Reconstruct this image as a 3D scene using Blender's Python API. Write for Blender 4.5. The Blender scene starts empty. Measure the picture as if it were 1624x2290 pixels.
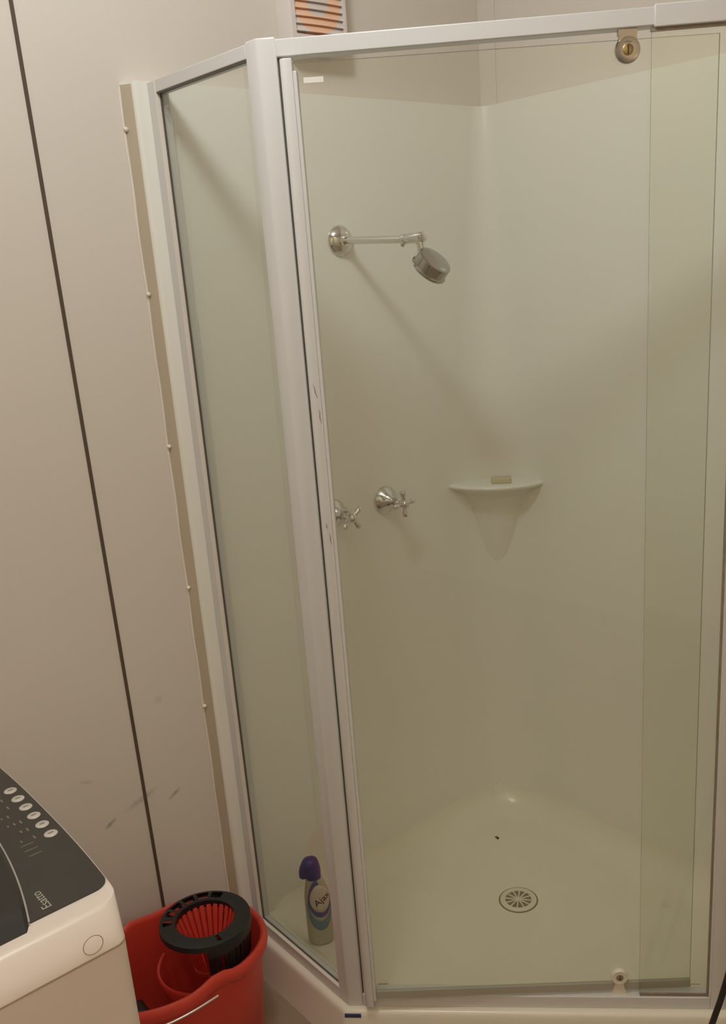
import bpy, bmesh, math, random
from mathutils import Vector, Matrix
random.seed(7)
S = bpy.context.scene
C = S.collection

# ------------------------------------------------------------------ camera
F_PX, PX, PY = 2090.963, 101.5441, 63.0539          # focal length and principal point of the photograph (1624 x 2290)
cd = bpy.data.cameras.new('camera')
cam = bpy.data.objects.new('camera', cd); C.objects.link(cam); S.camera = cam
yaw, pit, rol = (math.radians(a) for a in (-40.6062, -16.6929, -3.6261))
fw = Vector((math.cos(pit)*math.sin(-yaw), math.cos(pit)*math.cos(yaw), math.sin(pit)))
r0 = Vector((math.cos(yaw), math.sin(yaw), 0)); u0 = r0.cross(fw)
rr = math.cos(rol)*r0 + math.sin(rol)*u0; uu = -math.sin(rol)*r0 + math.cos(rol)*u0
M = Matrix((rr, uu, -fw)).transposed().to_4x4(); M.translation = (-1.8287, -1.7522, 1.6097)
cam.matrix_world = M
cd.sensor_fit = 'VERTICAL'; cd.sensor_height = 36; cd.lens = F_PX/2290*36
cd.shift_x = -PX/2290; cd.shift_y = PY/2290
cd.clip_start = 0.02

# ------------------------------------------------------------------ light
w = bpy.data.worlds.new('world'); S.world = w; w.use_nodes = True
w.node_tree.nodes['Background'].inputs[0].default_value = (1, 0.95, 0.88, 1)
w.node_tree.nodes['Background'].inputs[1].default_value = 0.0
ld = bpy.data.lights.new('ceiling_bulb', 'POINT'); ld.energy = 20.5; ld.color = (0.955, 0.985, 1.0); ld.shadow_soft_size = 0.10
lo = bpy.data.objects.new('ceiling_bulb', ld); C.objects.link(lo); lo.location = (-1.36, -0.85, 2.60)
fd = bpy.data.lights.new('added_warm_fill', 'AREA'); fd.energy = 22; fd.color = (1, 0.80, 0.53); fd.shape = 'RECTANGLE'; fd.size = 1.2; fd.size_y = 1.2  # added fill behind the camera, lifts and warms the lower parts
fo = bpy.data.objects.new('added_warm_fill', fd); C.objects.link(fo); fo.location = (-2.25, -2.15, 2.72); fo.rotation_euler = (math.radians(-12), math.radians(12), 0)
S.view_settings.view_transform = 'Standard'; S.view_settings.look = 'None'
S.view_settings.exposure = 0.0; S.view_settings.gamma = 1; S.view_settings.use_curve_mapping = False
S.cycles.max_bounces = 14; S.cycles.diffuse_bounces = 8; S.cycles.transparent_max_bounces = 32
S.cycles.glossy_bounces = 6

# ------------------------------------------------------------------ materials
def mat(name, col, rough=0.5, metal=0.0, noise=0.0, scale=6.0, bump=0.0, bscale=200.0, spec=0.5, coat=0.0):
    m = bpy.data.materials.new(name); m.use_nodes = True
    nt = m.node_tree; b = nt.nodes['Principled BSDF']
    b.inputs['Base Color'].default_value = (*col, 1); b.inputs['Roughness'].default_value = rough
    b.inputs['Metallic'].default_value = metal; b.inputs['Specular IOR Level'].default_value = spec
    b.inputs['Coat Weight'].default_value = coat
    tc = nt.nodes.new('ShaderNodeTexCoord')
    if noise:
        n = nt.nodes.new('ShaderNodeTexNoise'); n.inputs['Scale'].default_value = scale; n.inputs['Detail'].default_value = 5
        nt.links.new(tc.outputs['Object'], n.inputs['Vector'])
        mx = nt.nodes.new('ShaderNodeMix'); mx.data_type = 'RGBA'
        mx.inputs[6].default_value = (*[c*(1-noise) for c in col], 1); mx.inputs[7].default_value = (*[min(1, c*(1+noise)) for c in col], 1)
        nt.links.new(n.outputs['Fac'], mx.inputs[0]); nt.links.new(mx.outputs[2], b.inputs['Base Color'])
    if bump:
        n = nt.nodes.new('ShaderNodeTexNoise'); n.inputs['Scale'].default_value = bscale
        nt.links.new(tc.outputs['Object'], n.inputs['Vector'])
        bp = nt.nodes.new('ShaderNodeBump'); bp.inputs['Strength'].default_value = bump; bp.inputs['Distance'].default_value = 0.001
        nt.links.new(n.outputs['Fac'], bp.inputs['Height']); nt.links.new(bp.outputs[0], b.inputs['Normal'])
    return m

def glass(name, tint, ior=1.5):
    m = bpy.data.materials.new(name); m.use_nodes = True
    nt = m.node_tree; nt.nodes.clear()
    out = nt.nodes.new('ShaderNodeOutputMaterial'); mix = nt.nodes.new('ShaderNodeMixShader')
    tr = nt.nodes.new('ShaderNodeBsdfTransparent'); tr.inputs[0].default_value = (*tint, 1)
    gl = nt.nodes.new('ShaderNodeBsdfGlossy'); gl.inputs['Roughness'].default_value = 0.02
    fr = nt.nodes.new('ShaderNodeFresnel'); ge = nt.nodes.new('ShaderNodeNewGeometry'); mr = nt.nodes.new('ShaderNodeMapRange')
    mr.inputs[3].default_value = ior; mr.inputs[4].default_value = 1/ior       # same reflectance on the way out as on the way in
    nt.links.new(ge.outputs['Backfacing'], mr.inputs[0]); nt.links.new(mr.outputs[0], fr.inputs[0])
    nt.links.new(fr.outputs[0], mix.inputs[0]); nt.links.new(tr.outputs[0], mix.inputs[1]); nt.links.new(gl.outputs[0], mix.inputs[2])
    nt.links.new(mix.outputs[0], out.inputs[0])
    return m

def wall_stains(m, spots):
    """small dark scuffs of their own on the paint: spots = (x, z, half length, half height, angle, strength)"""
    nt = m.node_tree; b = nt.nodes['Principled BSDF']
    src = b.inputs['Base Color'].links[0].from_socket
    tc = nt.nodes.new('ShaderNodeTexCoord')
    nz = nt.nodes.new('ShaderNodeTexNoise'); nz.inputs['Scale'].default_value = 90
    nt.links.new(tc.outputs['Object'], nz.inputs['Vector'])
    for (x, z, a, h, ang, st) in spots:
        mp = nt.nodes.new('ShaderNodeMapping'); mp.vector_type = 'TEXTURE'
        mp.inputs['Location'].default_value = (x, 0, z); mp.inputs['Rotation'].default_value = (0, ang, 0)
        mp.inputs['Scale'].default_value = (a, 1, h)
        nt.links.new(tc.outputs['Object'], mp.inputs['Vector'])
        ln = nt.nodes.new('ShaderNodeVectorMath'); ln.operation = 'LENGTH'; nt.links.new(mp.outputs[0], ln.inputs[0])
        mr = nt.nodes.new('ShaderNodeMapRange'); mr.inputs[1].default_value = 0.3; mr.inputs[2].default_value = 1.0
        mr.inputs[3].default_value = st; mr.inputs[4].default_value = 0.0
        nt.links.new(ln.outputs['Value'], mr.inputs[0])
        mu = nt.nodes.new('ShaderNodeMath'); mu.operation = 'MULTIPLY'
        nt.links.new(mr.outputs[0], mu.inputs[0]); nt.links.new(nz.outputs['Fac'], mu.inputs[1])
        mx = nt.nodes.new('ShaderNodeMix'); mx.data_type = 'RGBA'; mx.inputs[7].default_value = (0.10, 0.085, 0.07, 1)
        nt.links.new(mu.outputs[0], mx.inputs[0]); nt.links.new(src, mx.inputs[6]); src = mx.outputs[2]
    nt.links.new(src, b.inputs['Base Color'])

M_ = dict(
    wall=mat('wall_paint', (0.71, 0.665, 0.60), 0.45, noise=0.02, scale=3, bump=0.12, bscale=140),
    ceiling=mat('ceiling_paint', (0.75, 0.72, 0.67), 0.7, noise=0.01),
    floor=mat('vinyl_floor', (0.34, 0.255, 0.19), 0.45, noise=0.30, scale=9, bump=0.1),
    seam=mat('seam_strip', (0.10, 0.072, 0.05), 0.5, noise=0.1),
    liner=mat('acrylic_liner', (0.83, 0.83, 0.775), 0.22, noise=0.015, scale=4, bump=0.03, bscale=30),
    lip=mat('liner_edge', (0.50, 0.435, 0.33), 0.5, noise=0.05),
    tray=mat('acrylic_tray', (0.82, 0.785, 0.67), 0.25, noise=0.04, scale=7, bump=0.05, bscale=60),
    sealant=mat('white_sealant', (0.78, 0.74, 0.68), 0.4, noise=0.03),
    frame=mat('white_powder_coat', (0.67, 0.67, 0.665), 0.30, noise=0.015, scale=10),
    seal=mat('dark_rubber_seal', (0.10, 0.085, 0.07), 0.5, noise=0.1),
    strip=mat('clear_plastic_strip', (0.40, 0.39, 0.33), 0.35, noise=0.08),
    chrome=mat('chrome', (0.72, 0.71, 0.69), 0.06, 1.0, noise=0.01),
    chrome_dull=mat('worn_chrome', (0.42, 0.39, 0.35), 0.22, 1.0, noise=0.05),
    chrome_grey=mat('chrome_dark_reflection', (0.40, 0.385, 0.35), 0.12, 1.0, noise=0.02),  # rose chrome, dark reflections put into its base colour
    brass=mat('brass_screw', (0.45, 0.33, 0.14), 0.3, 0.9, noise=0.1),
    ivory=mat('ivory_plastic', (0.78, 0.73, 0.62), 0.35, noise=0.03),
    dark=mat('dark_hole', (0.03, 0.028, 0.025), 0.6, noise=0.1),
    soap=mat('soap', (0.60, 0.55, 0.36), 0.5, noise=0.08),
    glass=glass('pane_glass', (0.975, 0.985, 0.962)),
    gedge=mat('glass_edge', (0.24, 0.25, 0.18), 0.2, noise=0.05),
    stamp_d=mat('etched_grey', (0.33, 0.31, 0.26), 0.6, noise=0.1),
    stamp_w=mat('etched_white', (0.76, 0.75, 0.70), 0.6, noise=0.03),
    blue_tag=mat('blue_sticker', (0.035, 0.04, 0.14), 0.4, noise=0.1),
    vent=mat('vent_plastic', (0.76, 0.70, 0.68), 0.4, noise=0.02),
    orange=mat('vent_orange', (0.90, 0.52, 0.32), 0.5, noise=0.12, scale=25),
    red=mat('red_plastic', (0.62, 0.055, 0.035), 0.38, noise=0.08, scale=10, bump=0.1),
    black=mat('black_plastic', (0.014, 0.014, 0.015), 0.4, noise=0.15),
    wire=mat('handle_wire', (0.72, 0.66, 0.60), 0.3, 0.6, noise=0.03),
    white=mat('appliance_white', (0.78, 0.70, 0.64), 0.32, noise=0.015),
    panel=mat('panel_charcoal', (0.034, 0.031, 0.026), 0.30, noise=0.08, scale=30, coat=0.2),
    lid=mat('lid_smoked', (0.022, 0.020, 0.017), 0.22, noise=0.08),
    button=mat('button_silver', (0.58, 0.55, 0.50), 0.35, 0.1, noise=0.03),
    mark=mat('panel_print', (0.20, 0.18, 0.15), 0.5, noise=0.1),
    logo=mat('panel_logo', (0.42, 0.39, 0.35), 0.5, noise=0.05),
    ring=mat('residue_ring', (0.50, 0.40, 0.31), 0.5, noise=0.1),
    bottle=mat('bottle_plastic', (0.50, 0.49, 0.36), 0.35, noise=0.02),
    cap=mat('bottle_blue', (0.018, 0.035, 0.22), 0.35, noise=0.1),
    swirl=mat('label_purple_blue', (0.10, 0.11, 0.33), 0.4, noise=0.1),
    swirl2=mat('label_light_blue', (0.16, 0.27, 0.38), 0.4, noise=0.1),
    label=mat('label_white', (0.66, 0.60, 0.50), 0.4, noise=0.03),
    ink=mat('label_ink', (0.03, 0.026, 0.025), 0.5, noise=0.1),
    cord=mat('cord_rubber', (0.020, 0.018, 0.016), 0.5, noise=0.1),
    hole=mat('drain_shade', (0.25, 0.22, 0.16), 0.6, noise=0.1),
    speck=mat('dry_leaf', (0.06, 0.045, 0.03), 0.7, noise=0.3, scale=60),
    scuff=mat('dark_scuff', (0.27, 0.225, 0.17), 0.6, noise=0.3, scale=60),
)
wall_left_mat = mat('wall_left_paint', (0.71, 0.665, 0.60), 0.45, noise=0.02, scale=3, bump=0.12, bscale=140)
wall_stains(wall_left_mat, [(-1.055, 0.509, 0.022, 0.006, -0.5, 0.9), (-1.205, 0.505, 0.018, 0.006, -0.5, 1.0), (-1.13, 0.53, 0.05, 0.010, -0.3, 0.5),
                            (-1.06, 0.74, 0.012, 0.012, 0, 0.3), (-1.24, 0.62, 0.02, 0.005, 0.4, 0.35)])

# ------------------------------------------------------------------ helpers
def finish(o, smooth, bevel):
    me = o.data
    if smooth:
        for p in me.polygons: p.use_smooth = True
        try:
            me.set_sharp_from_angle(angle=math.radians(smooth))
        except Exception: pass
    if bevel:
        md = o.modifiers.new('bevel', 'BEVEL'); md.width = bevel; md.segments = 3; md.limit_method = 'ANGLE'; md.angle_limit = math.radians(40)
        for p in me.polygons: p.use_smooth = True
        try: me.set_sharp_from_angle(angle=math.radians(50))
        except Exception: pass

def obj(name, bm, m, parent=None, smooth=0, bevel=0, label=None):
    bmesh.ops.recalc_face_normals(bm, faces=bm.faces)
    me = bpy.data.meshes.new(name); bm.to_mesh(me); bm.free()
    for x in (m if isinstance(m, (list, tuple)) else [m]): me.materials.append(x)
    o = bpy.data.objects.new(name, me); C.objects.link(o)
    finish(o, smooth, bevel)
    if parent is not None:
        o.parent = parent
        if parent.parent is None: o.matrix_parent_inverse = Matrix.Translation(-parent.location)
    if label: o['label'] = label
    return o

def thing(name, label, cat, loc, group=None):
    o = bpy.data.objects.new(name, None); o.empty_display_size = 0.05; C.objects.link(o); o.location = loc
    o['label'] = label; o['category'] = cat
    if group: o['group'] = group
    return o

def tag(o, label, cat, group=None):
    o['label'] = label; o['category'] = cat
    if group: o['group'] = group
    return o

def struct(name, bm, m, label, cat, **k):
    o = obj(name, bm, m, **k); o['kind'] = 'structure'; o['label'] = label; o['category'] = cat
    return o

def NB(): return bmesh.new()

def add_box(bm, x0, x1, y0, y1, z0, z1, T=None, mi=0):
    vs = [Vector((x, y, z)) for x in (x0, x1) for y in (y0, y1) for z in (z0, z1)]
    if T: vs = [T(v) for v in vs]
    v = [bm.verts.new(p) for p in vs]
    for f in ((0, 1, 3, 2), (4, 6, 7, 5), (0, 4, 5, 1), (2, 3, 7, 6), (0, 2, 6, 4), (1, 5, 7, 3)):
        bm.faces.new([v[i] for i in f]).material_index = mi
    return bm

def box(*a, **k): return add_box(NB(), *a, **k)

def add_prism(bm, poly, z0, z1, T=None, mi=0):
    lo_ = [Vector((p[0], p[1], z0)) for p in poly]; hi = [Vector((p[0], p[1], z1)) for p in poly]
    if T: lo_ = [T(v) for v in lo_]; hi = [T(v) for v in hi]
    a = [bm.verts.new(v) for v in lo_]; b = [bm.verts.new(v) for v in hi]; n = len(a)
    for i in range(n): bm.faces.new((a[i], a[(i+1) % n], b[(i+1) % n], b[i])).material_index = mi
    bm.faces.new(a[::-1]).material_index = mi; bm.faces.new(b).material_index = mi
    return bm

def loft(bm, rings, cap0=True, cap1=True, closed=True, mi=0):
    R = [[bm.verts.new(v) for v in r] for r in rings]; n = len(R[0])
    for a, b in zip(R, R[1:]):
        for i in range(n if closed else n-1):
            bm.faces.new((a[i], a[(i+1) % n], b[(i+1) % n], b[i])).material_index = mi
    if cap0: bm.faces.new(R[0][::-1]).material_index = mi
    if cap1: bm.faces.new(R[-1]).material_index = mi
    return R

def frame_of(ax):
    ax = Vector(ax).normalized(); t = Vector((0, 0, 1)) if abs(ax.z) < 0.9 else Vector((1, 0, 0))
    a = ax.cross(t).normalized(); return a, ax.cross(a).normalized(), ax

def add_lathe(bm, prof, org, axis, n=32, cap0=True, cap1=True, mi=0):
    a, b, ax = frame_of(axis); org = Vector(org)
    rings = [[org + ax*h + (a*math.cos(t*2*math.pi/n) + b*math.sin(t*2*math.pi/n))*max(r, 1e-4) for t in range(n)] for r, h in prof]
    loft(bm, rings, cap0, cap1, mi=mi); return bm

def add_tube(bm, pts, r, n=12, mi=0):
    pts = [Vector(p) for p in pts]; rings = []
    rad = r if isinstance(r, (list, tuple)) else [r]*len(pts)
    d0 = (pts[1]-pts[0]).normalized(); a, b, _ = frame_of(d0)
    for i, p in enumerate(pts):
        d = (pts[min(i+1, len(pts)-1)] - pts[max(i-1, 0)]).normalized()
        a = (a - d*a.dot(d)).normalized(); b = d.cross(a)
        rings.append([p + (a*math.cos(2*math.pi*t/n) + b*math.sin(2*math.pi*t/n))*rad[i] for t in range(n)])
    loft(bm, rings, mi=mi); return bm

def spline(P, m=10):
    P = [Vector(p) for p in P]; Q = [P[0]*2-P[1]] + P + [P[-1]*2-P[-2]]; out = []
    for i in range(1, len(Q)-2):
        for k in range(m):
            t = k/m; a, b, c, d = Q[i-1:i+3]
            out.append(0.5*((2*b) + (c-a)*t + (2*a-5*b+4*c-d)*t*t + (3*b-a-3*c+d)*t**3))
    out.append(P[-1]); return out

# ------------------------------------------------------------------ layout
A = Vector((-0.9165, -0.3972)); Bp = Vector((-0.3748, -0.9601))       # outer corners of the two posts
D = (Bp-A).normalized(); L = (Bp-A).length; NI = Vector((0.721, 0.693)).normalized()   # along the front, into the shower
NI = Vector((-D.y, D.x)); NI = NI if NI.x > 0 else -NI
ZL, ZS, ZT = 0.100, 0.129, 1.950
TL = 0.0292
def FR(v):                                                            # front-panel coordinates (along, inwards, up)
    q = A + D*v.x + NI*v.y; return Vector((q.x, q.y, v.z))
XR, YR, CE = -3.0, -2.9, 2.75

# ------------------------------------------------------------------ room
struct('floor', box(XR, 0.1, YR, 0.1, -0.1, 0), M_['floor'], 'worn grey brown vinyl floor in front of the shower tray', 'floor')
struct('ceiling', box(XR, 0.1, YR, 0.1, CE, CE+0.1), M_['ceiling'], 'pale ceiling over the bathroom', 'ceiling')
struct('wall_left', box(XR, 0.1, 0, 0.1, 0, CE), wall_left_mat, 'cream panelled wall with a dark vertical joint', 'wall')
struct('wall_right', box(0, 0.1, YR, 0, 0, CE), M_['wall'], 'cream wall above the right side of the shower lining', 'wall')
struct('wall_back', box(XR-0.1, XR, YR, 0.1, 0, CE), M_['wall'], 'cream wall on the far left of the room', 'wall')
struct('wall_front', box(XR, 0.1, YR-0.1, YR, 0, CE), M_['wall'], 'cream wall behind the camera', 'wall')
bm = NB()
loft(bm, [[Vector((x+s*0.0034, y, z)) for s, y in ((-1, 0.0), (-1, -0.002), (1, -0.002), (1, 0.0))] for x, z in ((-1.1190, 0.0), (-1.1375, CE))])
struct('trim_1', bm, M_['seam'], 'thin dark brown joint strip running up the cream wall left of the shower', 'trim')
struct('trim_2', box(-0.003, 0.0, -0.054, 0, 1.955, CE), M_['wall'], 'narrow cover strip in the wall corner above the shower lining', 'trim', bevel=0.001)

# ------------------------------------------------------------------ shower lining
def liner_outline(z):
    k = min(max((1.953 - z)/0.85, 0), 1); R = 0.035 + 0.125*k
    xl, yr = -0.957, -1.00; p = []
    p.append((xl, -0.001))
    for i in range(6): a = math.pi/2*i/5; p.append((xl + 0.013 + 0.008*(1-math.cos(a)), -TL + 0.008*(1-math.sin(a))))
    for i in range(17):
        a = math.pi/2*i/16; p.append((-TL-R + R*math.sin(a), -TL-R + R*math.cos(a)))
    for i in range(6): a = math.pi/2*i/5; p.append((-TL + 0.008*(1-math.cos(a)), yr + 0.008*(1-math.sin(a))))
    p.append((-0.001, yr)); p.append((-0.001, -0.001))
    return [Vector((x, y, z)) for x, y in p]
liner = thing('shower_lining', 'pale cream acrylic lining covering both walls inside the shower', 'shower lining', (-0.45, -0.02, 0.1))
bm = NB(); loft(bm, [liner_outline(z) for z in [0.095 + (1.953-0.095)*i/40 for i in range(41)]])
obj('wall_sheet', bm, M_['liner'], liner, smooth=40)
bm = NB(); rings = []
for r, z in ((0.170, 1.0435), (0.179, 1.042), (0.184, 1.0385), (0.1845, 1.035), (0.181, 1.031), (0.168, 1.024), (0.148, 1.015), (0.132, 1.003), (0.120, 0.982), (0.112, 0.95), (0.104, 0.91), (0.095, 0.865), (0.085, 0.82), (0.070, 0.77)):
    ring = [Vector((-0.012, -0.012, z))]
    for i in range(25):
        a = math.pi/2*i/24; ring.append(Vector((-TL*0.6 - r*math.sin(a) - 0.01*0, -TL*0.6 - r*math.cos(a), z)))
    rings.append(ring)
loft(bm, rings)
obj('corner_shelf', bm, M_['liner'], liner, smooth=50, label='moulded quarter round soap shelf')
obj('edge_strip', add_prism(NB(), [(-0.9576, -0.001), (-0.9573, -0.003), (-0.9449, -0.0215), (-0.9440, -0.0205), (-0.9565, -0.001)], 0.11, 1.948), M_['lip'], liner, label='beige raw edge of the lining')
bm = NB()
pts = [(-0.9590 + 0.0008*math.sin(i*1.9), -0.0018, 0.11 + i*0.0612) for i in range(31)]
add_tube(bm, spline(pts, 3), 0.0028, 8)
obj('sealant_bead', bm, M_['sealant'], liner, smooth=60, label='white bead of sealant along the lining edge')
for z in (1.872, 1.575, 1.274, 0.968, 0.689):
    bm = NB(); add_lathe(bm, [(0.0001, -0.004), (0.0038, -0.0035), (0.0045, 0.0), (0.003, 0.003), (0.0001, 0.004)], (-0.9592, -0.0075, z), (-1, -0.4, 0.2), 14)
    obj('fixing_plug', bm, M_['sealant'], liner, smooth=60, label='small white plug on the lining edge')

# ------------------------------------------------------------------ shower tray
DR = Vector((-0.366, -0.383))
def tray_poly(o, ow):
    c = NI.dot(A) - 0.004 - o
    xl, yr, xw, yw = A.x - 0.004 - o, Bp.y - 0.004 - o, -0.002 - ow, -0.002 - ow
    p = [Vector((xl, yw)), Vector((xl, (c - NI.x*xl)/NI.y)), Vector(((c - NI.y*yr)/NI.x, yr)), Vector((xw, yr)), Vector((xw, yw))]
    out = []
    for i in range(5):
        a, b = p[i], p[(i+1) % 5]; m = 44
        for k in range(m): out.append(a.lerp(b, k/m))
    return out
CF = NI.dot(A)
def tray_h(x, y):
    z = 0.050 + 0.030*min(1, max(0, (Vector((x, y))-DR).length-0.07)/0.70)
    df = min(x-(A.x-0.012), y-(Bp.y-0.012), (NI.x*x+NI.y*y) - CF + 0.012)
    t = min(max((0.092 - df)/0.042, 0), 1); t = t*t*(3-2*t)
    dx, dy = 0.005-TL-x, 0.005-TL-y; Rc = 0.165
    dw = min(dx, dy)
    if dx < Rc and dy < Rc: dw = Rc - math.hypot(Rc-dx, Rc-dy)
    R = 0.085; q = min(max(1-max(dw, 0)/R, 0), 1); fade = min(max((df-0.035)/0.06, 0), 1)
    zw = z + R*(1-math.sqrt(max(0, 1-q*q)))*fade
    return max(zw, z) + (ZL - max(z, 0))*t if zw < ZL else max(zw, z + (ZL-z)*t)
tray = thing('shower_tray', 'cream acrylic corner shower tray with raised lip and drain', 'shower tray', (-0.4, -0.4, 0))
bm = NB(); rings = []
for o, z in ((0.026, 0.0), (0.0165, 0.060), (0.0128, 0.084), (0.0115, 0.092), (0.0085, 0.0970), (0.004, 0.0995)):
    rings.append([Vector((p.x, p.y, z)) for p in tray_poly(o, 0.0)])
base = tray_poly(0, 0)
NR = 56
for k in range(NR):
    t = (k/NR)**1.25
    ring = []
    for p in base:
        q = p.lerp(DR, t*0.93); ring.append(Vector((q.x, q.y, min(tray_h(q.x, q.y), 0.165))))
    rings.append(ring)
loft(bm, rings, cap0=False)
obj('basin', bm, M_['tray'], tray, smooth=60)
zd = tray_h(DR.x, DR.y)
bm = NB(); add_lathe(bm, [(0.046, 0.0), (0.0455, 0.0035), (0.043, 0.005), (0.034, 0.0055), (0.0325, 0.004), (0.0325, 0.0015)], (DR.x, DR.y, zd-0.0015), (0, 0, 1), 48, cap0=False, cap1=False)
drain = obj('drain', bm, M_['ivory'], tray, smooth=40, label='round drain with spoked grate')
bm = NB(); add_lathe(bm, [(0.0495, 0.0), (0.0495, 0.0008), (0.0455, 0.0016)], (DR.x, DR.y, zd-0.0006), (0, 0, 1), 48, cap0=False, cap1=False)
obj('dark_ring', bm, M_['hole'], drain, label='dark gap around the drain')  # flat darker ring laid round the drain flange
bm = NB(); add_lathe(bm, [(0.0326, 0.0), (0.0326, 0.0006)], (DR.x, DR.y, zd+0.0002), (0, 0, 1), 40)
obj('drain_hole', bm, M_['hole'], drain)
bm = NB(); add_lathe(bm, [(0.005, 0.0), (0.005, 0.003), (0.002, 0.0038)], (DR.x, DR.y, zd+0.0008), (0, 0, 1), 20)
for k in range(12):
    a = 2*math.pi*k/12 + 0.12; d = Vector((math.cos(a), math.sin(a))); e = Vector((-d.y, d.x))
    def T(v, d=d, e=e): q = DR + d*v.x + e*v.y; return Vector((q.x, q.y, v.z))
    add_box(bm, 0.003, 0.0335, -0.0016, 0.0016, zd+0.0008, zd+0.0032, T)
obj('grate', bm, M_['ivory'], drain, label='cream grate of radial spokes')
def FO(v):                                                            # same frame shifted to the tray skirt
    q = A + D*v.x - NI*(0.0170-v.y*1.0); return Vector((q.x, q.y, v.z))
obj('sticker', box(-0.007, 0.028, -0.0008, 0.0025, 0.0858, 0.0945, FO), M_['blue_tag'], tray, bevel=0.0008, label='small dark blue rectangular sticker on the tray corner')
bm = NB(); zp = tray_h(-0.14, -0.665); add_lathe(bm, [(0.012, 0.0), (0.012, 0.0006), (0.010, 0.0009)], (-0.140, -0.665, zp-0.0002), (0.02, 0.02, 1), 24)
obj('pale_patch', bm, M_['ivory'], tray, label='faint round mark on the tray floor')

# ------------------------------------------------------------------ shower screen
scr = thing('shower_screen', 'white framed corner shower screen with clear glass panes and a pivot door', 'shower screen', (A.x, A.y, ZL))
fm = M_['frame']
def post_poly(P, d1, d2, w_, dep):                                    # outer corner, along first side, along second side
    n1 = Vector((-d1.y, d1.x)); n1 = n1 if n1.dot(Vector((0, 0))-P) > 0 else -n1
    n2 = Vector((-d2.y, d2.x)); n2 = n2 if n2.dot(Vector((0, 0))-P) > 0 else -n2
    return [P, P+d1*w_, P+d1*w_+n1*dep, P+d2*w_+n2*dep, P+d2*w_]
obj('corner_post', add_prism(NB(), post_poly(A, D, Vector((0, 1)), 0.0316, 0.026), ZL-0.001, 1.9535), fm, scr, bevel=0.003, label='tall white corner post at the left of the door')
obj('corner_post', add_prism(NB(), post_poly(Bp, -D, Vector((1, 0)), 0.0316, 0.026), ZL-0.001, 1.9535), fm, scr, bevel=0.003)
obj('wall_jamb', box(-0.9165, -0.888, -0.0565, -TL-0.0002, ZL, ZT), fm, scr, bevel=0.0015, label='white channel fixed to the lining at the left')
obj('wall_jamb', box(-TL-0.027, -TL-0.0002, Bp.y, Bp.y+0.028, ZL, ZT), fm, scr, bevel=0.0015)
obj('top_rail', box(0.0305, 0.614, 0.0005, 0.030, 1.924, ZT, FR), fm, scr, bevel=0.002, label='white top rail over the door')
obj('rail_cover', box(0.611, L-0.002, -0.0015, 0.031, 1.9215, 1.953, FR), fm, scr, bevel=0.002, label='slightly larger white rail section at the right')
obj('side_rail', box(-0.9165, -0.889, -0.3660, -0.0580, 1.929, ZT), fm, scr, bevel=0.0015, label='white top rail of the side pane')
obj('side_rail', box(-0.344, -TL-0.027, Bp.y, Bp.y+0.028, 1.929, ZT), fm, scr, bevel=0.0015)
obj('sill', box(0.0315, L-0.0315, 0.0005, 0.032, ZL-0.0005, ZS, FR), fm, scr, bevel=0.002, label='white sill under the door')
obj('side_sill', box(-0.9165, -0.889, -0.3660, -0.0565, ZL-0.0005, ZS-0.001), fm, scr, bevel=0.0015, label='white sill under the side pane')
obj('side_sill', box(-0.3430, -TL-0.027, Bp.y, Bp.y+0.028, ZL-0.0005, ZS-0.001), fm, scr, bevel=0.0015)
def pane(name, T, x0, x1, y0, y1, z0, z1, label=None):
    bm = box(x0, x1, y0, y1, z0, z1, T)
    bmesh.ops.recalc_face_normals(bm, faces=bm.faces)
    big = max(f.calc_area() for f in bm.faces)
    for f in bm.faces: f.material_index = 0 if f.calc_area() > 0.5*big else 1
    return obj(name, bm, [M_['glass'], M_['gedge']], scr, label=label)
idT = lambda v: v
sp = pane('side_pane', idT, -0.9065, -0.9015, -0.372, -0.054, ZS-0.004, 1.934, 'clear fixed glass pane at the left side')
fp = pane('fixed_pane', FR, 0.6085, L-0.027, 0.0075, 0.0125, ZS-0.002, 1.928, 'narrow fixed glass pane at the right of the door')
pane('return_pane', idT, -0.365, -TL-0.02, Bp.y+0.0105, Bp.y+0.0155, ZS-0.004, 1.934)
# glazing beads (light) and seals (dark) round the panes
bead = NB()
add_box(bead, -0.9178, -0.908, -0.0605, -0.0572, ZS-0.001, ZT-0.001); add_box(bead, -0.9172, -0.908, -0.372, -0.0605, ZS-0.002, ZS+0.0012)
obj('glazing_bead', bead, M_['sealant'], scr, label='thin white bead around the side pane')
sl = NB()
add_box(sl, -0.9095, -0.9067, -0.0645, -0.0605, ZS+0.001, 1.930); add_box(sl, -0.9095, -0.9067, -0.372, -0.0645, ZS+0.0012, ZS+0.0045); add_box(sl, -0.9150, -0.9067, -0.366, -0.0605, 1.9265, 1.929)
obj('glazing_seal', sl, M_['seal'], scr, label='dark seal around the side pane')
sl = NB()
add_box(sl, 0.6085, L-0.034, 0.0040, 0.0073, ZS, ZS+0.0065, FR); add_box(sl, L-0.0385, L-0.0345, 0.0030, 0.0073, ZS, 1.923, FR); add_box(sl, 0.606, L-0.034, 0.0035, 0.0073, 1.9165, 1.9215, FR)
obj('glazing_seal', sl, M_['scuff'], scr, label='dark seal around the fixed pane')
obj('glazing_bead', box(L-0.0345, L-0.0310, 0.001, 0.0073, ZS, 1.923, FR), fm, scr)
obj('door_seal', box(0.0318, 0.0335, 0.006, 0.028, ZS, 1.924, FR), M_['seal'], scr, label='dark magnetic seal between post and door')
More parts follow.
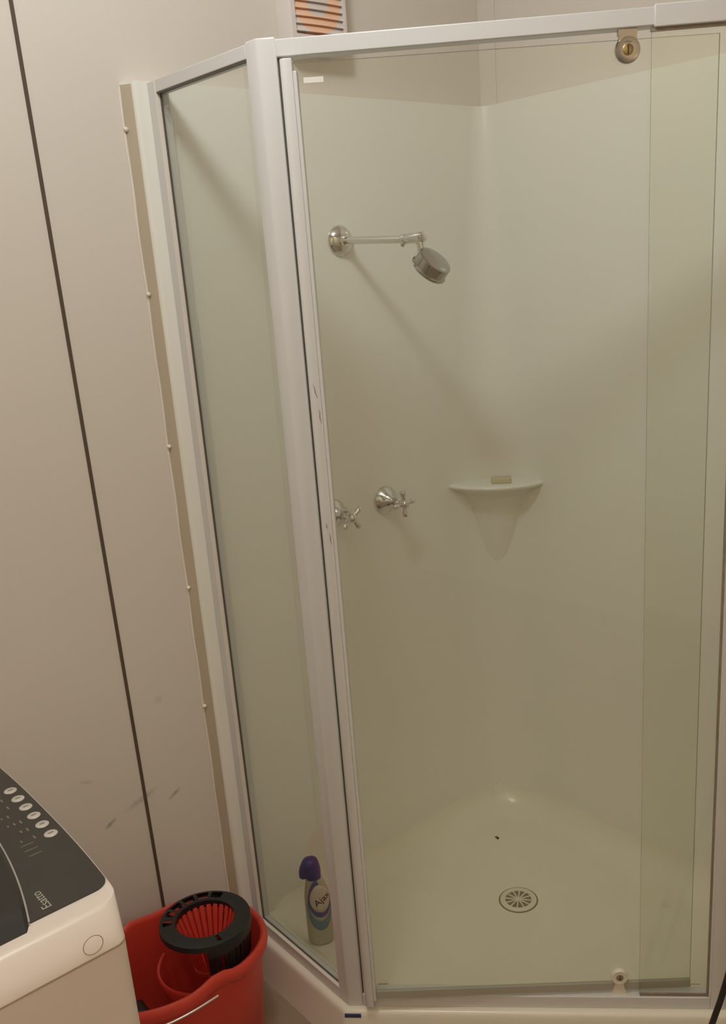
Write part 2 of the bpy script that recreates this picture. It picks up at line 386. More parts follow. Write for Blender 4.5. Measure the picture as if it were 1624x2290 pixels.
# door, standing very slightly open about its pivots
KD = 0.062; kl = math.hypot(1, KD)
DX = (D + NI*KD)/kl; DN = (NI - D*KD)/kl
PV = A + D*0.570 + NI*0.016
def DT(v): q = PV + DX*v.x + DN*v.y; return Vector((q.x, q.y, v.z))
bm = box(-0.515, 0.1435, -0.0025, 0.0025, 0.152, 1.9105, DT)
bmesh.ops.recalc_face_normals(bm, faces=bm.faces)
big = max(f.calc_area() for f in bm.faces)
for f in bm.faces: f.material_index = 0 if f.calc_area() > 0.5*big else 1
door = obj('door', bm, [M_['glass'], M_['gedge']], scr, label='clear glass pivot door')
bm = NB()
add_prism(bm, [(-0.5315, 0.016), (-0.5315, -0.006), (-0.5270, -0.0105), (-0.5125, -0.0105), (-0.5125, 0.016)], 0.122, 1.9165, DT)
obj('door_stile', bm, fm, door, bevel=0.0012, label='white upright closing edge of the door')
obj('door_stile', box(-0.5126, -0.5065, -0.0085, 0.014, 0.135, 1.8985, DT), fm, door, bevel=0.0012, label='thin inner strip of the door edge')
for (z, h, dx) in ((1.405, 0.024, 0.004), (1.362, 0.026, 0.0085), (1.168, 0.010, 0.003), (1.143, 0.022, 0.008)):
    bm = NB(); sg = 0.005 if h == 0.024 and dx == 0.004 else 0.0015
    add_tube(bm, spline([DT(Vector((-0.5250+dx+sg*(k/5-0.5)*-1+0.0006*math.sin(k*2.1), -0.0106, z + h*(k/5-0.5)))) for k in range(6)], 4), [0.0002 + 0.0006*math.sin(math.pi*k/20) for k in range(21)], 8)
    obj('scuff_mark', bm, M_['scuff'], door, label='small dark scuff on the white door edge')
obj('drip_strip', box(-0.506, 0.1435, -0.004, 0.004, 0.1375, 0.1545, DT), M_['strip'], door, label='grey plastic strip along the door bottom')
obj('glass_stamp', box(-0.497, -0.466, -0.0029, -0.0025, 1.881, 1.889, DT), M_['stamp_w'], door, label='white printed bar on the glass')
obj('glass_stamp', box(-0.501, -0.480, -0.0029, -0.0025, 0.1720, 0.1745, DT), M_['stamp_d'], door, label='faint grey maker mark on the glass')
def pivot(zc, r, up, mats, T, t):
    bm = NB(); o = T(Vector((t, -0.0035, zc))); ax = Vector((-DN.x, -DN.y, 0))
    add_lathe(bm, [(r*0.97, 0.0), (r, 0.003), (r*0.98, 0.007), (r*0.90, 0.0095), (r*0.62, 0.0085), (r*0.42, 0.0085)], o, ax, 40, cap1=False)
    add_lathe(bm, [(r*0.43, 0.0075), (r*0.43, 0.0092), (r*0.36, 0.0100)], o, ax, 28, cap0=False, mi=1)
    def T2(v): q = o + Vector((DX.x, DX.y, 0))*v.x + ax*v.y; return Vector((q.x, q.y, zc+v.z))
    add_box(bm, -r*0.05, r*0.05, 0.0098, 0.0104, -r*0.34, r*0.34, T2, mi=2)
    if up:
        add_prism(bm, [(-r*0.75, r*0.5), (r*0.75, r*0.5), (r*0.66, r*1.02), (-r*0.66, r*1.02)], -0.002, 0.0085, lambda v: T2(Vector((v.x, v.z, v.y))))
        add_prism(bm, [(-r*0.60, r*0.98), (r*0.60, r*0.98), (r*0.74, r*1.10), (r*0.74, 1.9245-zc), (-r*0.74, 1.9245-zc), (-r*0.74, r*1.10)], -0.006, 0.0068, lambda v: T2(Vector((v.x, v.z, v.y))))
    else:
        add_prism(bm, [(-r*0.55, -r*0.5), (-r*0.50, -r*1.15), (-r*0.58, -r*1.7), (-r*0.95, ZS+0.0002-zc), (r*0.95, ZS+0.0002-zc), (r*0.60, -r*1.7), (r*0.52, -r*1.15), (r*0.55, -r*0.5)], -0.010, 0.0050, lambda v: T2(Vector((v.x, v.z, v.y))))
    return bm
obj('pivot_bracket', pivot(1.8950, 0.0195, True, None, DT, 0.002), [M_['chrome_dull'], M_['brass'], M_['dark']], door, smooth=35, label='chrome top pivot with a brass slotted screw')
obj('pivot_bracket', pivot(0.1745, 0.0172, False, None, DT, -0.003), [M_['ivory'], M_['scuff'], M_['dark']], door, smooth=35, label='cream bottom pivot with a dark screw')
bm = NB(); add_box(bm, -0.90695, -0.9066, -0.0835, -0.0705, 1.9010, 1.9060)
obj('glass_stamp', bm, M_['stamp_d'], sp, label='small grey maker mark at the top corner of the glass')
obj('glass_stamp', box(0.7090, 0.7310, 0.0070, 0.0074, 0.1560, 0.1580, FR), M_['stamp_d'], fp, label='faint grey maker mark on the glass')

# ------------------------------------------------------------------ shower head
sh = thing('overhead_shower', 'chrome fixed shower head on a straight wall arm', 'shower head', (-0.496, -TL, 1.658))
ch = M_['chrome']; c0 = Vector((-0.496, -TL, 1.658))
bm = NB(); add_lathe(bm, [(0.0335, 0.0), (0.0335, 0.002), (0.0315, 0.006), (0.026, 0.012), (0.019, 0.016), (0.0135, 0.018), (0.0135, 0.026), (0.0115, 0.028)], c0, (0, -1, 0), 40)
obj('wall_flange', bm, ch, sh, smooth=45)
bm = NB(); add_tube(bm, [c0+Vector((0, -0.02, -0.0005)), c0+Vector((0.0005, -0.215, -0.009))], 0.0078, 20)
obj('arm', bm, ch, sh, smooth=45)
bm = NB(); e0 = c0+Vector((0.0005, -0.208, -0.0087))
add_lathe(bm, [(0.0085, 0), (0.0100, 0.003), (0.0100, 0.012), (0.0088, 0.014), (0.0098, 0.017), (0.0105, 0.020), (0.0105, 0.062), (0.0095, 0.066), (0.005, 0.068)], e0, (0.0, -1, 0.03), 24)
bx = e0 + Vector((0.0, -0.008, -0.002))
add_lathe(bm, [(0.003, 0.0), (0.0035, 0.012), (0.0045, 0.013), (0.0045, 0.017), (0.001, 0.019)], bx, (-0.75, -0.35, -0.6), 12)
obj('swivel_joint', bm, ch, sh, smooth=45)
hb = Vector((-0.490, -0.330, 1.606)); nb = Vector((0.159, -0.69, 0.706)).normalized()
n0 = e0 + Vector((0, -0.052, 0.0)); n1 = hb - nb*0.012 + Vector((0.0, 0.028, 0.020))
bm = NB(); add_tube(bm, [n0, n0.lerp(n1, 0.35), n0.lerp(n1, 0.36), n0.lerp(n1, 0.62), n0.lerp(n1, 0.63), n1], [0.0100, 0.0100, 0.0085, 0.0085, 0.0100, 0.0100], 20)
obj('neck', bm, ch, sh, smooth=45)
bm = NB()
add_lathe(bm, [(0.001, 0.0028), (0.012, 0.0024), (0.026, 0.0012), (0.0345, -0.0006), (0.0362, -0.002), (0.0364, -0.004), (0.0366, -0.022), (0.0395, -0.0245), (0.0400, -0.027), (0.0385, -0.029), (0.034, -0.0295)], hb, nb, 48)
obj('rose', bm, M_['chrome_grey'], sh, smooth=35, label='round chrome shower rose tilted down')

# ------------------------------------------------------------------ taps
def make_tap(c, rot, label):
    t = thing('tap', label, 'tap', c, 'chrome cross taps on the lining')
    bm = NB(); add_lathe(bm, [(0.0345, 0.0), (0.0345, 0.003), (0.033, 0.007), (0.028, 0.014), (0.0205, 0.022), (0.0145, 0.029), (0.0120, 0.034), (0.0110, 0.036)], c, (0, -1, 0), 40)
    obj('flange', bm, ch, t, smooth=45)
    bm = NB(); add_lathe(bm, [(0.0085, 0.030), (0.0085, 0.044), (0.0100, 0.046), (0.0100, 0.054), (0.0075, 0.056), (0.0075, 0.066)], c, (0, -1, 0), 20)
    obj('spindle', bm, ch, t, smooth=45)
    bm = NB(); h = c + Vector((0, -0.072, 0))
    add_lathe(bm, [(0.006, -0.010), (0.0100, -0.008), (0.0108, 0.0), (0.0098, 0.008), (0.0075, 0.011), (0.001, 0.012)], h, (0, -1, 0), 24)
    for k in range(4):
        a = rot + k*math.pi/2; d = Vector((math.cos(a), 0, math.sin(a)))
        add_lathe(bm, [(0.0048, 0.004), (0.0050, 0.018), (0.0068, 0.022), (0.0068, 0.030), (0.0058, 0.0315)], h, d, 16)
    obj('cross_handle', bm, ch, t, smooth=45)
    return t
tap = make_tap(Vector((-0.4195, -TL, 1.050)), math.radians(4), 'right one of two chrome cross taps, fully visible beside the soap shelf')
tap2 = tap.copy(); C.objects.link(tap2); tap2.location = (-0.579, -TL, 1.051)
tap2['label'] = 'left one of two chrome cross taps, its flange half hidden by the door edge'
for chd in list(tap.children):
    k = chd.copy(); C.objects.link(k); k.parent = tap2; k.matrix_parent_inverse = Matrix.Translation(-tap.location)
    if chd.name.startswith('cross_handle'):
        k.data = chd.data.copy()
        piv = Vector((-0.4195, -TL-0.072, 1.050))
        k.data.transform(Matrix.Translation(piv) @ Matrix.Rotation(math.radians(-32), 4, 'Y') @ Matrix.Translation(-piv))

# ------------------------------------------------------------------ soap, leaf
bm = box(-0.026, 0.026, -0.014, 0.014, 0.0, 0.016, lambda v: Vector((-0.108 + v.x*0.67 + v.y*0.74, -0.128 - v.x*0.74 + v.y*0.67, 1.0432+v.z)))
tag(obj('soap_bar', bm, M_['soap'], bevel=0.004), 'flat pale yellow bar of soap on the corner shelf', 'soap')
zl = tray_h(-0.219, -0.172)
bm = NB(); add_prism(bm, [(-0.005, -0.006), (0.000, -0.008), (0.004, -0.004), (0.003, 0.001), (0.006, 0.006), (0.001, 0.003), (-0.002, 0.008), (-0.003, 0.001)], 0, 0.0015, lambda v: Vector((-0.219+v.x, -0.172+v.y, zl+v.z)))
tag(obj('leaf_fragment', bm, M_['speck']), 'tiny dark dry leaf fragment lying on the tray floor behind the drain', 'leaf')

# ------------------------------------------------------------------ cleaner bottle
bc = Vector((-0.8150, -0.1590, 0)); zb = tray_h(bc.x, bc.y) + 0.0005
vd = Vector((-1.829, -1.752, 0)) - Vector((bc.x, bc.y, 0)); vd.normalize(); vr = Vector((-vd.y, vd.x, 0))   # towards the room, and its right
def BP(prof_w, prof_d, off, z, a): return Vector((bc.x, bc.y, zb+z)) + vr*(prof_w*math.sin(a) + off) + vd*(prof_d*math.cos(a))
prof = [(0.0, 0.026, 0.019, 0), (0.003, 0.0290, 0.0215, 0), (0.012, 0.0302, 0.0225, 0), (0.06, 0.0300, 0.0225, 0), (0.11, 0.0300, 0.0225, 0.0), (0.138, 0.0285, 0.022, 0.0), (0.158, 0.0240, 0.020, -0.001), (0.173, 0.0185, 0.0175, -0.003), (0.183, 0.0150, 0.0150, -0.005)]
def bw(z):
    for (z0, w0, d0, o0), (z1, w1, d1, o1) in zip(prof, prof[1:]):
        if z <= z1: t = (z-z0)/(z1-z0); return w0+(w1-w0)*t, d0+(d1-d0)*t, o0+(o1-o0)*t
    return prof[-1][1:]
bt = thing('cleaner_bottle', 'white toilet cleaner bottle with bent dark blue cap standing in the shower', 'bottle', (bc.x, bc.y, zb))
bm = NB(); loft(bm, [[BP(w_, d_, o_, z, 2*math.pi*k/32) for k in range(32)] for z, w_, d_, o_ in prof])
obj('body', bm, M_['bottle'], bt, smooth=50)
bm = NB()
cp = [(-0.004, 0.176, 0.0165), (-0.006, 0.186, 0.0185), (-0.008, 0.200, 0.0205), (-0.009, 0.214, 0.0190), (-0.008, 0.224, 0.0150), (-0.006, 0.2285, 0.0085)]
loft(bm, [[Vector((bc.x, bc.y, zb+z)) + vr*(x+r*1.1*math.sin(2*math.pi*k/24)) + vd*(r*math.cos(2*math.pi*k/24)) for k in range(24)] for x, z, r in cp])
tip = [Vector((bc.x, bc.y, zb+z)) + vr*x for x, z in ((-0.009, 0.212), (-0.019, 0.204), (-0.0245, 0.192), (-0.0265, 0.180))]
add_tube(bm, spline(tip, 5), [0.017 - 0.0005*k for k in range(16)], 16)
obj('cap', bm, M_['cap'], bt, smooth=50, label='dark blue bent nozzle cap')
def patch(name, m, f, n=40, off=0.0006):                              # f(t) -> (u0, z0, u1, z1) strip edges on the bottle skin
    bm = NB(); R = []
    for i in range(n+1):
        u0_, z0_, u1_, z1_ = f(i/n); row = []
        for k in range(7):
            u, z = u0_+(u1_-u0_)*k/6, z0_+(z1_-z0_)*k/6; w_, d_, o_ = bw(z); row.append(BP(w_+off, d_+off, o_, z, u))
        R.append(row)
    loft(bm, R, cap0=False, cap1=False, closed=False)
    o = obj(name, bm, m, bt, smooth=60)
    md = o.modifiers.new('thick', 'SOLIDIFY'); md.thickness = 0.0004; md.offset = 1
    return o
def swoosh(cu, cz, ru, rz, w0, w1, a0, a1):
    def f(t):
        a = a0+(a1-a0)*t; ww = w0+(w1-w0)*math.sin(math.pi*t)
        return (cu+ru*math.cos(a), cz+rz*math.sin(a), cu+(ru+ww*12)*math.cos(a), cz+(rz+ww)*math.sin(a))
    return f
patch('label_swirl', M_['swirl2'], swoosh(0.25, 0.118, 1.00, 0.048, 0.006, 0.026, math.radians(150), math.radians(352)))['label'] = 'light blue outer swirl of the label'
patch('label_swirl', M_['swirl'], swoosh(0.25, 0.130, 0.86, 0.036, 0.012, 0.014, math.radians(82), math.radians(358)), off=0.0012)['label'] = 'purple blue inner swirl of the label'
patch('label_sheet', M_['label'], lambda t: (0.25+0.86*math.cos(math.pi*(1-t)), 0.130-0.036*math.sin(math.pi*t), 0.25+0.86*math.cos(math.pi*(1-t)), 0.130+0.036*math.sin(math.pi*t)), off=0.0014)['label'] = 'pale oval label with slanted dark lettering'
def text_mesh(txt, size, ext=0.0003):
    cu = bpy.data.curves.new('lettering', 'FONT'); cu.body = txt; cu.size = size; cu.extrude = ext; cu.align_x = 'CENTER'; cu.align_y = 'CENTER'
    o = bpy.data.objects.new('lettering', cu); C.objects.link(o)
    me = bpy.data.meshes.new_from_object(o.evaluated_get(bpy.context.evaluated_depsgraph_get()))
    bpy.data.objects.remove(o); bpy.data.curves.remove(cu)
    bm = NB(); bm.from_mesh(me); bpy.data.meshes.remove(me); return bm
bm = text_mesh('Ajax', 0.024, 0.0002); ca, sa = math.cos(0.50), math.sin(0.50)
for v in bm.verts:
    x, y, z = v.co; xx, yy = x*ca-y*sa, x*sa+y*ca
    u = 0.38 + xx/0.031; zz = 0.128+yy; w_, d_, o_ = bw(zz); v.co = BP(w_+0.0022+z, d_+0.0022+z, o_, zz, u)
obj('lettering', bm, M_['ink'], bt, label='slanted dark lettering')

# ------------------------------------------------------------------ wall vent
vt = thing('wall_vent', 'white louvred wall vent with an orange ring, high above the shower lining', 'vent', (-0.52, 0, 2.13))
vx0, vx1, vz0, vz1, vd_ = -0.592, -0.447, 2.030, 2.235, -0.050
bm = NB()
def rrect(x0, x1, z0, z1, r, n=6):
    out = []
    for cx_, cz_, s in ((x1-r, z1-r, 0), (x0+r, z1-r, 1), (x0+r, z0+r, 2), (x1-r, z0+r, 3)):
        for k in range(n+1):
            a = math.pi/2*(s + k/n); out.append((cx_+r*math.cos(a), cz_+r*math.sin(a)))
    return out
o1, i1 = rrect(vx0, vx1, vz0, vz1, 0.012), rrect(vx0+0.012, vx1-0.008, vz0+0.030, vz1-0.022, 0.003)
loft(bm, [[Vector((x, -0.0005, z)) for x, z in o1], [Vector((x, vd_+0.004, z)) for x, z in o1], [Vector((x*0.97+(vx0+vx1)/2*0.03, vd_, z*0.97+(vz0+vz1)/2*0.03)) for x, z in o1],
          [Vector((x, vd_-0.0003, z)) for x, z in i1], [Vector((x, vd_+0.022, z)) for x, z in i1]], True, True)
obj('housing', bm, M_['vent'], vt, smooth=35)
bm = NB(); org = Vector((-0.5195, vd_+0.0205, 2.122))
add_lathe(bm, [(0.030, 0.0), (0.030, 0.003), (0.0605, 0.003), (0.0605, 0.0)], org, (0, -1, 0), 48, cap0=False, cap1=False)
obj('fan_ring', bm, M_['orange'], vt, label='orange ring behind the louvres')
def ring_mat():  # orange glow of the ring behind, painted into the slat colour
    m = mat('vent_slat_ring_glow', (0.76, 0.70, 0.68), 0.4); nt = m.node_tree; b = nt.nodes['Principled BSDF']
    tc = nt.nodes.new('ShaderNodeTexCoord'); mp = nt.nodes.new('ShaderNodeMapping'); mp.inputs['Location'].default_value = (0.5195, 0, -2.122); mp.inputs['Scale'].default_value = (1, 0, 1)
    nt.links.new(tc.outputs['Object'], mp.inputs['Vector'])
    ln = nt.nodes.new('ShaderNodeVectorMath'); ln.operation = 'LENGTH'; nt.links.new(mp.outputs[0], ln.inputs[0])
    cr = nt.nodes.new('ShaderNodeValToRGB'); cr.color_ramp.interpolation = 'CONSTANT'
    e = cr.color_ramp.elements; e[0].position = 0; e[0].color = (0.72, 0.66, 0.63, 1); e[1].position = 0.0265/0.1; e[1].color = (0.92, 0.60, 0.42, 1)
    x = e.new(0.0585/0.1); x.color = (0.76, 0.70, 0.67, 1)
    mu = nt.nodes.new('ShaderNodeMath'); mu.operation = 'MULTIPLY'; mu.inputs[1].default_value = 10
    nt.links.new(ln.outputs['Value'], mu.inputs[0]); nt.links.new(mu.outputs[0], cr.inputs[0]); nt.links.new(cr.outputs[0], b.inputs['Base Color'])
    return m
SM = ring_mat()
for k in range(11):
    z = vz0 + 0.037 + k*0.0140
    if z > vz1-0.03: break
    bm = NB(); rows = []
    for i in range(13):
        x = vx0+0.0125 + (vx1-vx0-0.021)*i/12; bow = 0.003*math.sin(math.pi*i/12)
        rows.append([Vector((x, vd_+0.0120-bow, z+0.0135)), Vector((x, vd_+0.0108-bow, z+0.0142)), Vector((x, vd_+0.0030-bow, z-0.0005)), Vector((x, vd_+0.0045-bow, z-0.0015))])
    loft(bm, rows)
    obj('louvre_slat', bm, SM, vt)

# ------------------------------------------------------------------ mop bucket
bk = thing('mop_bucket', 'red oval plastic mop bucket with a black and red wringer basket', 'bucket', (-1.185, -0.185, 0))
BC = Vector((-1.185, -0.183)); rot = math.radians(4)
def bring(a, b_, z, n=64, p=2.4, egg=0.10, lobes=None):
    out = []
    for k in range(n):
        t = 2*math.pi*k/n; c, s = math.cos(t), math.sin(t)
        x = a*math.copysign(abs(c)**(2/p), c); y = b_*math.copysign(abs(s)**(2/p), s)*(1+egg*x/a)
        zz = z + (lobes(t) if lobes else 0)
        out.append(Vector((BC.x + x*math.cos(rot)-y*math.sin(rot), BC.y + x*math.sin(rot)+y*math.cos(rot), zz)))
    return out
def lob(t):
    f = 0
    for c, h, w_ in ((math.radians(-88), 0.016, 0.13), (math.radians(96), 0.016, 0.13)):
        d = (t-c+math.pi) % (2*math.pi)-math.pi; f += h*math.exp(-(d/w_)**2)
    return f
RM = M_['red']
bm = NB()
loft(bm, [bring(0.150, 0.105, 0.0005), bring(0.158, 0.112, 0.006), bring(0.176, 0.131, 0.22), bring(0.178, 0.133, 0.246, lobes=lob), bring(0.187, 0.142, 0.250, lobes=lob), bring(0.190, 0.145, 0.262, lobes=lob),
          bring(0.188, 0.143, 0.274, lobes=lob), bring(0.183, 0.138, 0.279, lobes=lob), bring(0.178, 0.133, 0.277, lobes=lob), bring(0.175, 0.130, 0.268, lobes=lob), bring(0.172, 0.127, 0.22), bring(0.152, 0.107, 0.012)])
obj('body', bm, RM, bk, smooth=50)
hp = []
base_r = bring(0.194, 0.149, 0.262, 128)
for k in range(128):
    t = 360*k/128
    if 94 <= t <= 270: hp.append((base_r[k], t))
hp = [v + Vector((0, 0, -0.006 - 0.018*math.sin(math.radians(t-94)))) for v, t in hp]
bm = NB(); add_tube(bm, hp, 0.0024, 10)
obj('handle', bm, M_['wire'], bk, smooth=60, label='pale wire carrying handle folded down to the left')
# wringer
wr = bpy.data.objects.new('wringer', None)
C.objects.unlink(wr) if wr.name in C.objects else None
WC = Vector((-1.1225, -0.209)); tilt = Vector((0.04, 0.03, 1)).normalized()
def disc(r, z, n=64, sq=1.0):
    out = []
    for k in range(n):
        a = 2*math.pi*k/n; x, y = r*1.04*math.cos(a), r*sq*math.sin(a)
        out.append(Vector((WC.x+x, WC.y+y, z - 0.05*x + 0.02*y)))
    return out
bpy.data.objects.remove(wr)
bm = NB(); zt = 0.336
n = 64
R = {nm: [bm.verts.new(v) for v in disc(r, z, n)] for nm, r, z in (('i0', 0.058, zt-0.016), ('i1', 0.058, zt), ('m0', 0.0645, zt+0.0015), ('m1', 0.0820, zt+0.0015), ('o1', 0.0895, zt-0.0005), ('o2', 0.0905, zt-0.012), ('b0', 0.088, zt-0.014), ('b1', 0.062, zt-0.014))}
slots = set()
for k in range(6): s0 = 6 + k*4; slots |= {s0, s0+1, s0+2} if k < 4 else {s0, s0+1}
slots |= {46}
for i in range(n):
    j = (i+1) % n
    for a, b in (('i0', 'i1'), ('i1', 'm0'), ('m0', 'm1'), ('m1', 'o1'), ('o1', 'o2'), ('o2', 'b0'), ('b0', 'b1'), ('b1', 'i0')):
        if i in slots and (a, b) in (('m0', 'm1'), ('b0', 'b1')): continue
        bm.faces.new((R[a][i], R[a][j], R[b][j], R[b][i]))
bkw = obj('wringer_ring', bm, M_['black'], bk, smooth=35, label='black wringer collar with slots')
bm = NB()                                                             # black skirt of uprights round the front and right
for k in range(18):
    a0 = math.radians(-112 + k*9.0)
    def SK(r, z, a): return Vector((WC.x+r*1.04*math.cos(a), WC.y+r*math.sin(a), z))
    wd = math.radians(2.6 if k % 3 else 5.0)
    rings = [[SK(0.0895, zt-0.012, a0-wd), SK(0.0895, zt-0.012, a0+wd), SK(0.083, zt-0.012, a0+wd), SK(0.083, zt-0.012, a0-wd)],
             [SK(0.084, zt-0.085, a0-wd), SK(0.084, zt-0.085, a0+wd), SK(0.079, zt-0.085, a0+wd), SK(0.079, zt-0.085, a0-wd)]]
    loft(bm, rings)
loft(bm, [[SK(r, z, math.radians(-116+166*i/30)) for r, z in ((0.090, zt-0.012), (0.090, zt-0.030), (0.0845, zt-0.030), (0.0845, zt-0.012))] for i in range(31)])
obj('skirt', bm, M_['black'], bkw, smooth=35, label='slotted black skirt under the collar')
bm = NB()
for k in range(26):
    a0 = 2*math.pi*k/26; wd = math.pi/26
    def CN(r, z, a): return Vector((WC.x+r*1.04*math.cos(a), WC.y+r*math.sin(a), z))
    wt, wb = wd*0.62, wd*0.80
    loft(bm, [[CN(0.0595, zt-0.006, a0-wt), CN(0.0595, zt-0.006, a0+wt), CN(0.0625, zt-0.006, a0+wt), CN(0.0625, zt-0.006, a0-wt)],
              [CN(0.030, zt-0.105, a0-wb), CN(0.030, zt-0.105, a0+wb), CN(0.034, zt-0.105, a0+wb), CN(0.034, zt-0.105, a0-wb)]])
add_lathe(bm, [(0.0355, -0.008), (0.0365, 0.0), (0.0285, 0.003), (0.001, 0.003)], (WC.x, WC.y, zt-0.108), (0, 0, 1), 26)
obj('wringer_basket', bm, RM, bk, smooth=20, label='red slotted wringer cone')
bm = NB()                                                             # red bowl that carries the cone
ra = [math.radians(128 + 150*i/30) for i in range(31)]
def CB(r, z, a): return Vector((WC.x+0.004+r*1.12*math.cos(a), WC.y+r*math.sin(a), z))
loft(bm, [[CB(0.098, 0.240, a), CB(0.102, 0.243, a), CB(0.104, 0.238, a), CB(0.085, 0.150, a), CB(0.060, 0.130, a), CB(0.060, 0.134, a), CB(0.082, 0.153, a)] for a in ra])
obj('wringer_bowl', bm, RM, bkw, smooth=40, label='red curved bowl under the collar')
bm = NB(); zc = 0.0
def SP(v): return Vector((-1.283 + v.x, -0.188 + v.y, 0.013 + v.z))
loft(bm, [[SP(Vector((x*s+dx, y*s, z))) for x, y in ((-0.030, -0.045), (0.026, -0.050), (0.030, 0.040), (-0.028, 0.048))] for z, s, dx in ((0, 0.95, 0.012), (0.06, 1.0, 0.008), (0.13, 1.0, 0.002), (0.172, 0.92, -0.004), (0.182, 0.7, -0.006))])
tag(obj('scrubbing_sponge', bm, M_['black'], smooth=60, bevel=0.004), 'dark black block standing in the left end of the red bucket', 'sponge')

# ------------------------------------------------------------------ washing machine
wm = thing('washing_machine', 'white top loading washing machine with charcoal control panel, cut off at the lower left', 'washing machine', (-1.75, -0.49, 0))
YN, YF, XB = -0.788, -0.205, -2.05
ymid = (YN+YF)/2
def xfront(y, x0, bulge=0.014): q = (y-ymid)/((YF-YN)/2); return x0 - bulge*abs(q)**2.6
def outline(x0, yn, yf, z, rc=0.02, bulge=0.014, xb=XB):
    pts = [Vector((xb, yn, z))]
    for i in range(7):
        a = math.pi/2*i/6; pts.append(Vector((xfront(yn+rc, x0, bulge)-rc+rc*math.sin(a), yn+rc-rc*math.cos(a), z)))
    for i in range(1, 24):
        y = yn+rc+(yf-yn-2*rc)*i/24; pts.append(Vector((xfront(y, x0, bulge), y, z)))
    for i in range(7):
        a = math.pi/2*i/6; pts.append(Vector((xfront(yf-rc, x0, bulge)-rc+rc*math.cos(a), yf-rc+rc*math.sin(a), z)))
    pts.append(Vector((xb, yf, z))); return pts
bm = NB(); loft(bm, [outline(-1.4760, YN, YF, z, 0.014) for z in (0.03, 0.50, 0.842)])
obj('cabinet', bm, M_['white'], wm, smooth=35)
for fx, fy in ((-1.54, YN+0.06), (-1.54, YF-0.06), (-1.99, YN+0.06), (-1.99, YF-0.06)):
    bm = NB(); add_lathe(bm, [(0.022, 0), (0.024, 0.006), (0.016, 0.012), (0.016, 0.032)], (fx, fy, 0.0), (0, 0, 1), 16)
    obj('foot', bm, M_['black'], wm, smooth=40)
bm = NB()
loft(bm, [outline(-1.4757, YN-0.0006, YF+0.0006, 0.8425, 0.016), outline(-1.4755, YN+0.000, YF-0.000, 0.846, 0.018), outline(-1.4738, YN+0.008, YF-0.008, 0.860, 0.022), outline(-1.4700, YN+0.0265, YF-0.0265, 0.8780, 0.026),
          outline(-1.4690, YN+0.0315, YF-0.0315, 0.8811, 0.028), outline(-1.4690, YN+0.0355, YF-0.0355, 0.8817, 0.028), outline(-1.4692, YN+0.042, YF-0.042, 0.8812, 0.028), outline(-1.4700, YN+0.055, YF-0.055, 0.8805, 0.028)])
obj('top_cover', bm, M_['white'], wm, smooth=24)
gap = NB(); loft(gap, [outline(-1.4758, YN-0.0004, YF+0.0004, z, 0.015) for z in (0.8395, 0.8428)])
obj('cover_gap', gap, M_['ring'], wm, label='thin joint line under the top cover')
# control panel: a gently curved dark strip along the front edge
def xlid(y):                                                          # front edge of the lid
    t = (y + 0.735)/0.30; t = min(max(t, 0), 1.6); return -1.581 + 0.036*(1-(1-min(t, 1))**2.2) - 0.02*max(0, t-0.9)**2
def pfront(y): q = (y-ymid)/((YF-YN)/2); return -1.4705 - 0.0125*abs(q)**2.4
bm = NB(); y0, y1, rc = YN+0.0635, YF-0.0635, 0.020
pp = [(xlid(y0)-0.03, y0)]
for k in range(9): a = math.pi/2*k/8; pp.append((pfront(y0+rc)-rc+rc*math.sin(a), y0+rc-rc*math.cos(a)))
for k in range(1, 30): y = y0+rc+(y1-y0-2*rc)*k/30; pp.append((pfront(y), y))
for k in range(9): a = math.pi/2*k/8; pp.append((pfront(y1-rc)-rc+rc*math.cos(a), y1-rc+rc*math.sin(a)))
for k in range(31): y = y1+(y0-y1)*k/30; pp.append((xlid(y)-0.03, y))
pp.pop()
add_prism(bm, pp, 0.8802, 0.8822)
cpnl = obj('control_panel', bm, M_['panel'], wm, label='curved charcoal control panel')
for k in range(6):
    y = -0.401 - 0.0316*k
    bm = NB(); add_lathe(bm, [(0.0092, 0.0), (0.0092, 0.0010), (0.0082, 0.0018), (0.001, 0.0020)], (-1.4876, y, 0.8821), (0, 0, 1), 28)
    add_box(bm, -1.4912, -1.4840, y-0.0015, y+0.0015, 0.8840, 0.8842, mi=1)
    obj('button', bm, [M_['button'], M_['mark']], cpnl, smooth=40, label='round silver push button')
bm = NB()
for k in range(7):
    for q in range(3):
        y = -0.392 - 0.026*k; x = -1.507 - 0.0085*q
        if (k+q) % 4 == 3: continue
        add_box(bm, x-0.0012, x+0.0012, y-0.006+0.002*q, y+0.003, 0.8821, 0.88235)
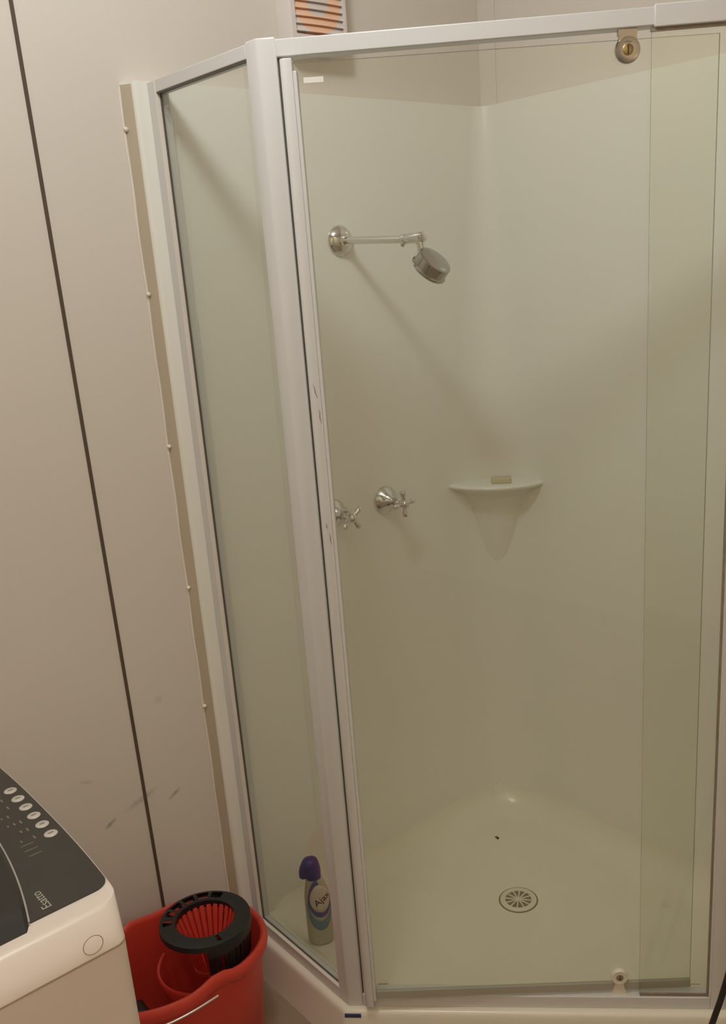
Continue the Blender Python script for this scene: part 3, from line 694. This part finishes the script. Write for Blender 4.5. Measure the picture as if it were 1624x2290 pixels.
for y in (-0.56, -0.575, -0.59): add_box(bm, -1.529, -1.512, y-0.0008, y+0.0008, 0.8821, 0.88235)
obj('printed_marks', bm, M_['mark'], cpnl, label='faint printed legend below the buttons')
bm = text_mesh('Esatto', 0.0165, 0.0002)
for v in bm.verts:
    x, y, z = v.co; v.co = Vector((-1.5515 - y*1.0, -0.693 + x, 0.8824 + z))
obj('lettering', bm, M_['logo'], cpnl, label='pale lettering Esatto')
# lid with its light rim
bm = NB(); rows = []; rim = []
for i in range(41):
    y = -0.742 + 0.50*i/40; x = xlid(y)
    dz = -0.012*max(0, 1-(i/3.0))
    rows.append([Vector((XB+0.05, y, 0.880)), Vector((XB+0.05, y, 0.893+dz)), Vector((x-0.006, y, 0.8915+dz)), Vector((x-0.001, y, 0.8875+dz)), Vector((x-0.001, y, 0.880))])
    rim.append(Vector((x-0.0005, y, 0.8868+dz)))
loft(bm, rows)
ldo = obj('lid', bm, M_['lid'], wm, smooth=30, label='smoked dark lid')
bm = NB(); add_tube(bm, rim, 0.0014, 8)
obj('lid_rim', bm, M_['logo'], ldo, smooth=60, label='pale edge line of the lid')
bm = NB(); add_lathe(bm, [(0.0125, 0), (0.0125, 0.0003), (0.0115, 0.0003), (0.0115, 0)], (-1.531, YN-0.0011, 0.860), (0, -1, 0), 32, cap0=False, cap1=False)
obj('residue_ring', bm, M_['ring'], wm, label='faint round mark on the white cover')

# ------------------------------------------------------------------ cord at the right
bm = NB()
pts = [(-0.66, -1.10, 0.0055), (-0.60, -1.01, 0.0065), (-0.555, -0.995, 0.06), (-0.538, -1.007, 0.15), (-0.525, -1.020, 0.224), (-0.513, -1.032, 0.296), (-0.47, -1.06, 0.52), (-0.34, -1.10, 0.82), (-0.14, -1.13, 1.03), (-0.03, -1.14, 1.12), (-0.0060, -1.14, 1.20)]
add_tube(bm, spline(pts, 10), 0.0058, 12)
tag(obj('power_cord', bm, M_['cord'], smooth=60), 'black cord slanting up past the right end of the shower tray', 'cord')
